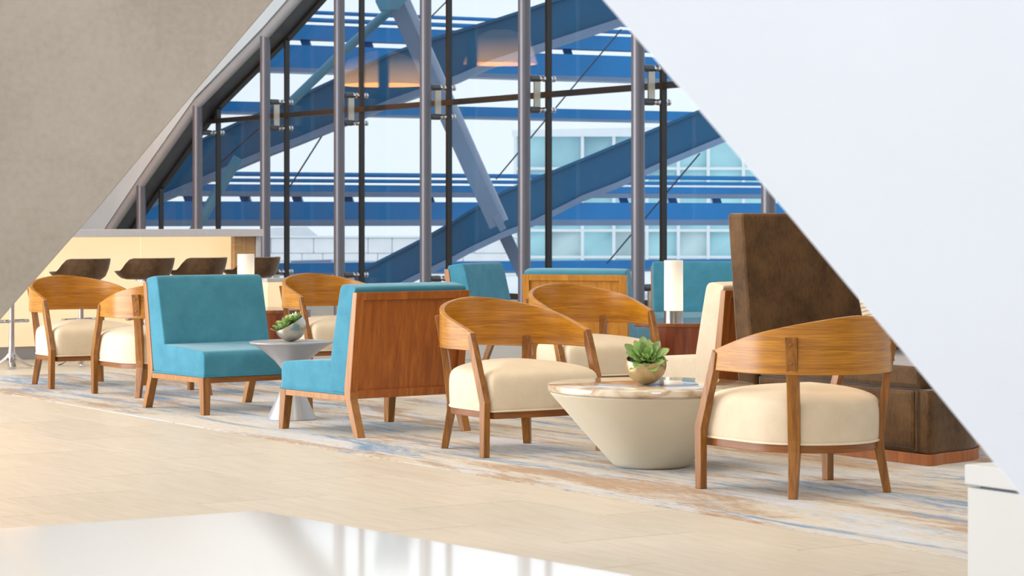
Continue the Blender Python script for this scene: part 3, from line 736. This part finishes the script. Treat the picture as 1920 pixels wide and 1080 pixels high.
for k, px in enumerate((22, 152, 273, 373, 474)):
    p = W(SST, t_at(px, SST), 0)
    rz = d2r(52+(0, 3, -2, 4, 10)[k])
    if stool is None: stool = bar_stool(slab_[0], p, rz)
    else: dup(stool, p, rz, slab_[k])

M['pendant_glow'] = mk_glow('pendant_lit', (1, .42, .08), (1, .52, .16), 7.0, .5, -.28, .12)
def pendant(loc, label, r):
    t = thing('pendant_lamp', label, 'lamp', loc, 0, 'warm pendant lamps over the far end of the bar')
    MB().lathe([(r, -.22), (r*.8, .12), (r*.3, .24), (r*.27, .24), (r*.77, .11), (r*.96, -.22)], 36).build('shade', 'pendant_glow', t, smooth=40)
    MB().lathe([(.012, .2), (.012, 6.5-loc[2])], 8).build('stem', 'bracket_dark', t, smooth=60)
    MB().lathe([(.09, 6.48-loc[2]), (.09, 6.5-loc[2])], 16).build('ceiling_cup', 'bracket_dark', t)
pendant(W(29.6, 10.8, 3.25), 'warm glowing bell pendant lamp, mirrored in the glass left of the sloping strut', .62)
pendant(W(28.2, 9.75, 3.5), 'warm glowing bell pendant lamp, mirrored in the glass right of the sloping strut', .5)

# ------------------------------------------------------------------ pedestal and the glossy white table near the camera
pd = thing('pedestal', 'white capped low pedestal at the lower right corner', 'pedestal'); pd.matrix_world = FR
q = pix(1808, 870, 7.0); ps, pt, pz = q.dot(U), q.dot(V), q.z
MB().box((ps-.65, pt+.26, pz-.029), (1.3, .52, .058)).build('cap', 'white_satin', pd, bevel=.004)
MB().box((ps-.66, pt+.265, pz-.062), (1.24, .48, .008)).build('shadow_joint', 'frame_gray', pd)
MB().box((ps-.655, pt+.265, (pz-.066)/2), (1.30, .515, pz-.066)).build('body', 'white_satin', pd, bevel=.003)
tc = Vector((-.645, 6.196, 0)); da = -V; db = Vector((.623, -.782, 0))
wt = thing('white_table', 'glossy white lacquer table mirroring the window at the lower left', 'table')
def tq(k, z, ext): 
    o = tc+(da+db)*k; return [o+Vector((0, 0, z)), o+db*(ext-2*k)+Vector((0, 0, z)), o+db*(ext-2*k)+da*(3.4-2*k)+Vector((0, 0, z)), o+da*(3.4-2*k)+Vector((0, 0, z))]
MB().hexa(tq(0, .40, 2.6), tq(0, .45, 2.6)).build('table_top', 'white_gloss', wt, bevel=.004)
MB().hexa(tq(.25, 0, 2.6), tq(.25, .40, 2.6)).build('base', 'white_satin', wt, bevel=.004)

# ------------------------------------------------------------------ steelwork outside
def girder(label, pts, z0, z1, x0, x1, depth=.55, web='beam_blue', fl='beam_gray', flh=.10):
    t = thing('steel_girder', label, 'girder', group='girders of the lattice outside')
    zz = lambda x: z0+(z1-z0)*(x-x0)/(x1-x0)
    def ring(x, a, b, d0, d1):
        q = zz(x); return [pix(x, a, q)+Vector((0, d0, 0)), pix(x, b, q)+Vector((0, d0, 0)), pix(x, b, q)+Vector((0, d1, 0)), pix(x, a, q)+Vector((0, d1, 0))]
    k = flh*F/zz(pts[0][0])
    MB().rings([ring(x, a, b-k, .06, depth-.06) for x, a, b in pts]).build('web', web, t, smooth=30)
    MB().rings([ring(x, b-k, b, 0, depth) for x, a, b in pts]).build('lit_soffit_flange', fl, t, smooth=30)  # greyer colour paints the light on the girder's underside
    MB().rings([ring(x, a-3, a+3, 0, depth) for x, a, b in pts]).build('upper_flange', web, t, smooth=30)
    return t
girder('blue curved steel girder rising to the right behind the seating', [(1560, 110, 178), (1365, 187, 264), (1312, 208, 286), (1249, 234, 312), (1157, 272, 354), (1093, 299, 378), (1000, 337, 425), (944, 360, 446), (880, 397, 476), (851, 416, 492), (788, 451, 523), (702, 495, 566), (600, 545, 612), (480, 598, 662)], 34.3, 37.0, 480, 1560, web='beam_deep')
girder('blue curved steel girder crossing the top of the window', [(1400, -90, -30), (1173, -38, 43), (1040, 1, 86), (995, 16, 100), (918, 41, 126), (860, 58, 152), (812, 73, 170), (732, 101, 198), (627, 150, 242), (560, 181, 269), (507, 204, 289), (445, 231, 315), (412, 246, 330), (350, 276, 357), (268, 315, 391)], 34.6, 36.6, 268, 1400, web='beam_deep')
def bar4(name, a, b, w, d, mat, parent=None):
    a, b = Vector(a), Vector(b); ax = (b-a).normalized(); x = ax.cross(Vector((0, 1, 0))).normalized(); y = Vector((0, 1, 0))
    r = lambda p: [p+x*w/2, p-x*w/2, p-x*w/2+y*d, p+x*w/2+y*d]
    return MB().rings([r(a), r(b)]).build(name, mat, parent, bevel=.01)
stt = thing('sloping_strut', 'pale grey blue strut sloping down to the right across the upper girder', 'strut')
bar4('strut_body', pix(735, -10, 33.2), pix(932, 424, 34.2), .22, .30, 'beam_gray', stt)
bar4('strut_lit_side', pix(758, -10, 33.3), pix(947, 414, 34.3), .10, .38, 'lav', stt)  # paler bar paints the lit side face of the strut
bar4('end_fork', pix(928, 404, 34.15), pix(944, 432, 34.2), .10, .2, 'beam_gray', stt)
s2 = thing('sloping_strut', 'short grey blue strut below the lower girder beside the middle column', 'strut')
bar4('strut_body', pix(946, 440, 36.2), pix(1010, 575, 36.6), .19, .3, 'beam_gray', s2)
nd = thing('steel_node', 'blue green steel joint plate at the top of the sloping strut', 'joint')
MB().prism([(700, -40), (704, 4), (712, 20), (745, 18), (765, -6), (768, -40)], lambda p, q, a: pix(p, q, 32.9)+Vector((0, a, 0)), 0, .18).build('node_plate', 'tube_teal', nd, bevel=.01)
s3 = thing('steel_tube', 'teal tube sloping down left from the joint to the upper girder', 'tube')
MB().tube([pix(742, 10, 33.9), pix(640, 100, 33.9), pix(545, 192, 34.1)], .065, 12).build('tube_body', 'tube_teal', s3, smooth=60)
s4 = thing('steel_tube', 'teal tube at left dropping from the upper girder towards the bar', 'tube')
MB().tube([pix(447, 296, 34.4), pix(384, 400, 34.4), pix(360, 440, 34.4)], .075, 12).build('tube_body', 'tube_teal', s4, smooth=60)
def cable(label, a, b, za, zb, r=.012):
    tag(MB().tube([pix(*a, za), pix(*b, zb)], r, 6).build('brace_cable', 'cable'), label, 'cable', 'brace cables outside')
cable('thin brace cable behind the far wooden barrel chair column', (618, 232), (542, 352), 36.9, 37.4)
cable('thin brace cable rising right from the sloping strut', (930, 336), (1165, 55), 38, 38.6)
cable('thin brace cable dropping below the lower girder at right', (1312, 288), (1138, 494), 38.4, 39.5)
cable('thin brace cable at the top edge left of the fourth column', (808, 32), (880, -40), 37.8, 38)
cable('thin pale brace cable over the left end of the upper girder', (486, 240), (412, 306), 33.9, 34.2)
# horizontal pipe racks, soffit light painted into their grey lower flanges
def rack(label, rows, posts, xa=230, xb=1560, za=38.0, slope=.0043, xref=500):
    t = thing('pipe_rack', label, 'pipe rack', group='horizontal pipe racks outside')
    zz = lambda x: za*(1+slope*.025*(x-xref))
    Zx = lambda x: 38.0*(1+.000115*(x-xref))
    for nm, y0, y1, mat, dp in rows:
        h0, h1 = HC+(YH-y0)*38.0/F, HC+(YH-y1)*38.0/F
        a, b = [Vector(((x-960)*Zx(x)/F, Zx(x), 0)) for x in (xa, xb)]
        if nm == 'pipe':
            c = (h0+h1)/2; MB().tube([a+Vector((0, 0, c)), b+Vector((0, 0, c))], abs(h0-h1)/2, 12).build(nm, mat, t, smooth=60)
        else:
            MB().hexa([a+Vector((0, 0, h1)), b+Vector((0, 0, h1)), b+Vector((0, dp, h1)), a+Vector((0, dp, h1))], [a+Vector((0, 0, h0)), b+Vector((0, 0, h0)), b+Vector((0, dp, h0)), a+Vector((0, dp, h0))]).build(nm, mat, t)
    for x, y0, y1 in posts:
        p = Vector(((x-960)*Zx(x)/F, Zx(x)+.05, 0)); h0, h1 = HC+(YH-y0)*38.0/F, HC+(YH-y1)*38.0/F
        MB().hexa([p+Vector((-.05, 0, h1)), p+Vector((.09, 0, h1)), p+Vector((.09, .3, h1)), p+Vector((-.05, .3, h1))], [p+Vector((-.09, 0, h0)), p+Vector((.05, 0, h0)), p+Vector((.05, .3, h0)), p+Vector((-.09, .3, h0))]).build('hanger', 'beam_blue', t)
rack('blue pipe rack running level across the middle of the window', [('pipe', 322.5, 331, 'beam_blue', 0), ('pipe', 335, 342, 'beam_blue', 0), ('beam', 346, 359, 'beam_blue', .35), ('rail', 359.5, 368.5, 'beam_gray', .42), ('box_beam', 378, 412, 'beam_blue', .5), ('lit_soffit_flange', 412, 424, 'beam_gray', .56)],
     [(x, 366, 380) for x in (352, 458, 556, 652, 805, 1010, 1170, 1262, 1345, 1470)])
rack('blue pipe rack running across the top of the window', [('pipe', 17, 24.5, 'beam_blue', 0), ('pipe', 30.5, 39, 'beam_blue', 0), ('beam', 44, 72, 'beam_blue', .35), ('box_beam', 83, 126, 'beam_blue', .5), ('lit_soffit_flange', 126, 134, 'beam_gray', .56)],
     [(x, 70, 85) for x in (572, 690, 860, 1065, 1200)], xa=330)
rack('single blue beam running level just under the upper window joint', [('box_beam', 192, 211, 'beam_blue', .4), ('lit_soffit_flange', 211, 215, 'beam_gray', .46)], [])
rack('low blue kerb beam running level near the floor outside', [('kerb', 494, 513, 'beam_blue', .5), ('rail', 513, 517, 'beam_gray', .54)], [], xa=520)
# pale box
tag(MB().hexa([pix(545, 555, 41), pix(621, 555, 41), pix(621, 555, 41)+Vector((0, .5, 0)), pix(545, 555, 41)+Vector((0, .5, 0))], [pix(545, 489, 41), pix(621, 487, 41), pix(621, 487, 41)+Vector((0, .5, 0)), pix(545, 489, 41)+Vector((0, .5, 0))]).build('utility_box', 'lav', bevel=.01), 'pale lavender utility box outside, above the far wooden barrel chair', 'box')

# buildings
mb_ = thing('stone_building', 'white stone block wall of a low building outside at left', 'building')
ZB = 55.0
def blockwall(rows, z):
    for y0, y1, xs in rows:
        for a, b in zip(xs, xs[1:]):
            MB().hexa([pix(a+.4, y1-.4, z), pix(b-.4, y1-.4, z), pix(b-.4, y1-.4, z)+Vector((0, .4, 0)), pix(a+.4, y1-.4, z)+Vector((0, .4, 0))],
                      [pix(a+.4, y0+.4, z), pix(b-.4, y0+.4, z), pix(b-.4, y0+.4, z)+Vector((0, .4, 0)), pix(a+.4, y0+.4, z)+Vector((0, .4, 0))]).build('stone_block', 'block', mb_, bevel=.03)
blockwall([(446, 475, (430, 508, 588, 690, 735, 812, 890, 968)), (475, 490, (430, 540, 566, 605, 708, 790, 868, 968)), (490, 520, (430, 520, 610, 700, 790, 880, 968))], ZB)
MB().hexa([pix(430, 446, ZB-.1), pix(970, 446, ZB-.1), pix(970, 446, ZB+1), pix(430, 446, ZB+1)], [pix(430, 442, ZB-.1), pix(970, 442, ZB-.1), pix(970, 442, ZB+1), pix(430, 442, ZB+1)]).build('cornice', 'sash', mb_)
MB().hexa([pix(430, 519, ZB+.04), pix(968, 519, ZB+.04), pix(968, 519, ZB+.5), pix(430, 519, ZB+.5)], [pix(430, 446, ZB+.04), pix(968, 446, ZB+.04), pix(968, 446, ZB+.5), pix(430, 446, ZB+.5)]).build('backing', 'lav', mb_)
MB().hexa([pix(470, 442, ZB+2), pix(596, 442, ZB+2), pix(596, 442, ZB+4), pix(470, 442, ZB+4)], [pix(510, 427, ZB+2), pix(575, 425, ZB+2), pix(575, 425, ZB+4), pix(510, 427, ZB+4)]).build('roof_box', 'block', mb_)
gb = thing('glass_building', 'cyan glass office building with white sashes outside at right', 'building')
ZG = 62.0
vx = [966, 1030, 1092, 1151, 1213, 1272, 1328, 1394, 1452, 1515]; hy = [256, 316, 350, 432, 482, 512]
for i, (a, b) in enumerate(zip(vx, vx[1:])):
    for j, (c, d) in enumerate(zip(hy, hy[1:])):
        tl = random.uniform(-.12, .12)
        MB().hexa([pix(a, d, ZG+.1+tl), pix(b, d, ZG+.1-tl), pix(b, d, ZG+.25), pix(a, d, ZG+.25)], [pix(a, c, ZG+.1-tl), pix(b, c, ZG+.1+tl), pix(b, c, ZG+.25), pix(a, c, ZG+.25)]).build('window_pane', 'pane_pale' if (j == 3 and i % 2) else 'pane_cyan', gb)
for x in vx:
    MB().hexa([pix(x-3, 513, ZG-.15), pix(x+3, 513, ZG-.15), pix(x+3, 513, ZG+.3), pix(x-3, 513, ZG+.3)], [pix(x-3, 250, ZG-.15), pix(x+3, 250, ZG-.15), pix(x+3, 250, ZG+.3), pix(x-3, 250, ZG+.3)]).build('sash_post', 'sash', gb)
for y in hy[1:-1]:
    MB().hexa([pix(963, y+2.6, ZG-.12), pix(1520, y+2.6, ZG-.12), pix(1520, y+2.6, ZG+.3), pix(963, y+2.6, ZG+.3)], [pix(963, y-2.6, ZG-.12), pix(1520, y-2.6, ZG-.12), pix(1520, y-2.6, ZG+.3), pix(963, y-2.6, ZG+.3)]).build('sash_rail', 'sash', gb)
MB().hexa([pix(960, 256, ZG-.2), pix(1522, 256, ZG-.2), pix(1522, 256, ZG+1), pix(960, 256, ZG+1)], [pix(960, 244, ZG-.2), pix(1522, 232, ZG-.2), pix(1522, 232, ZG+1), pix(960, 244, ZG+1)]).build('parapet', 'sash', gb)
# pale terrace outside
ter = MB().box((30, 13.75+40, -.22), (140, 80, .2)).build('terrace', 'block'); ter.matrix_world = FR; tag(ter, kind='structure')
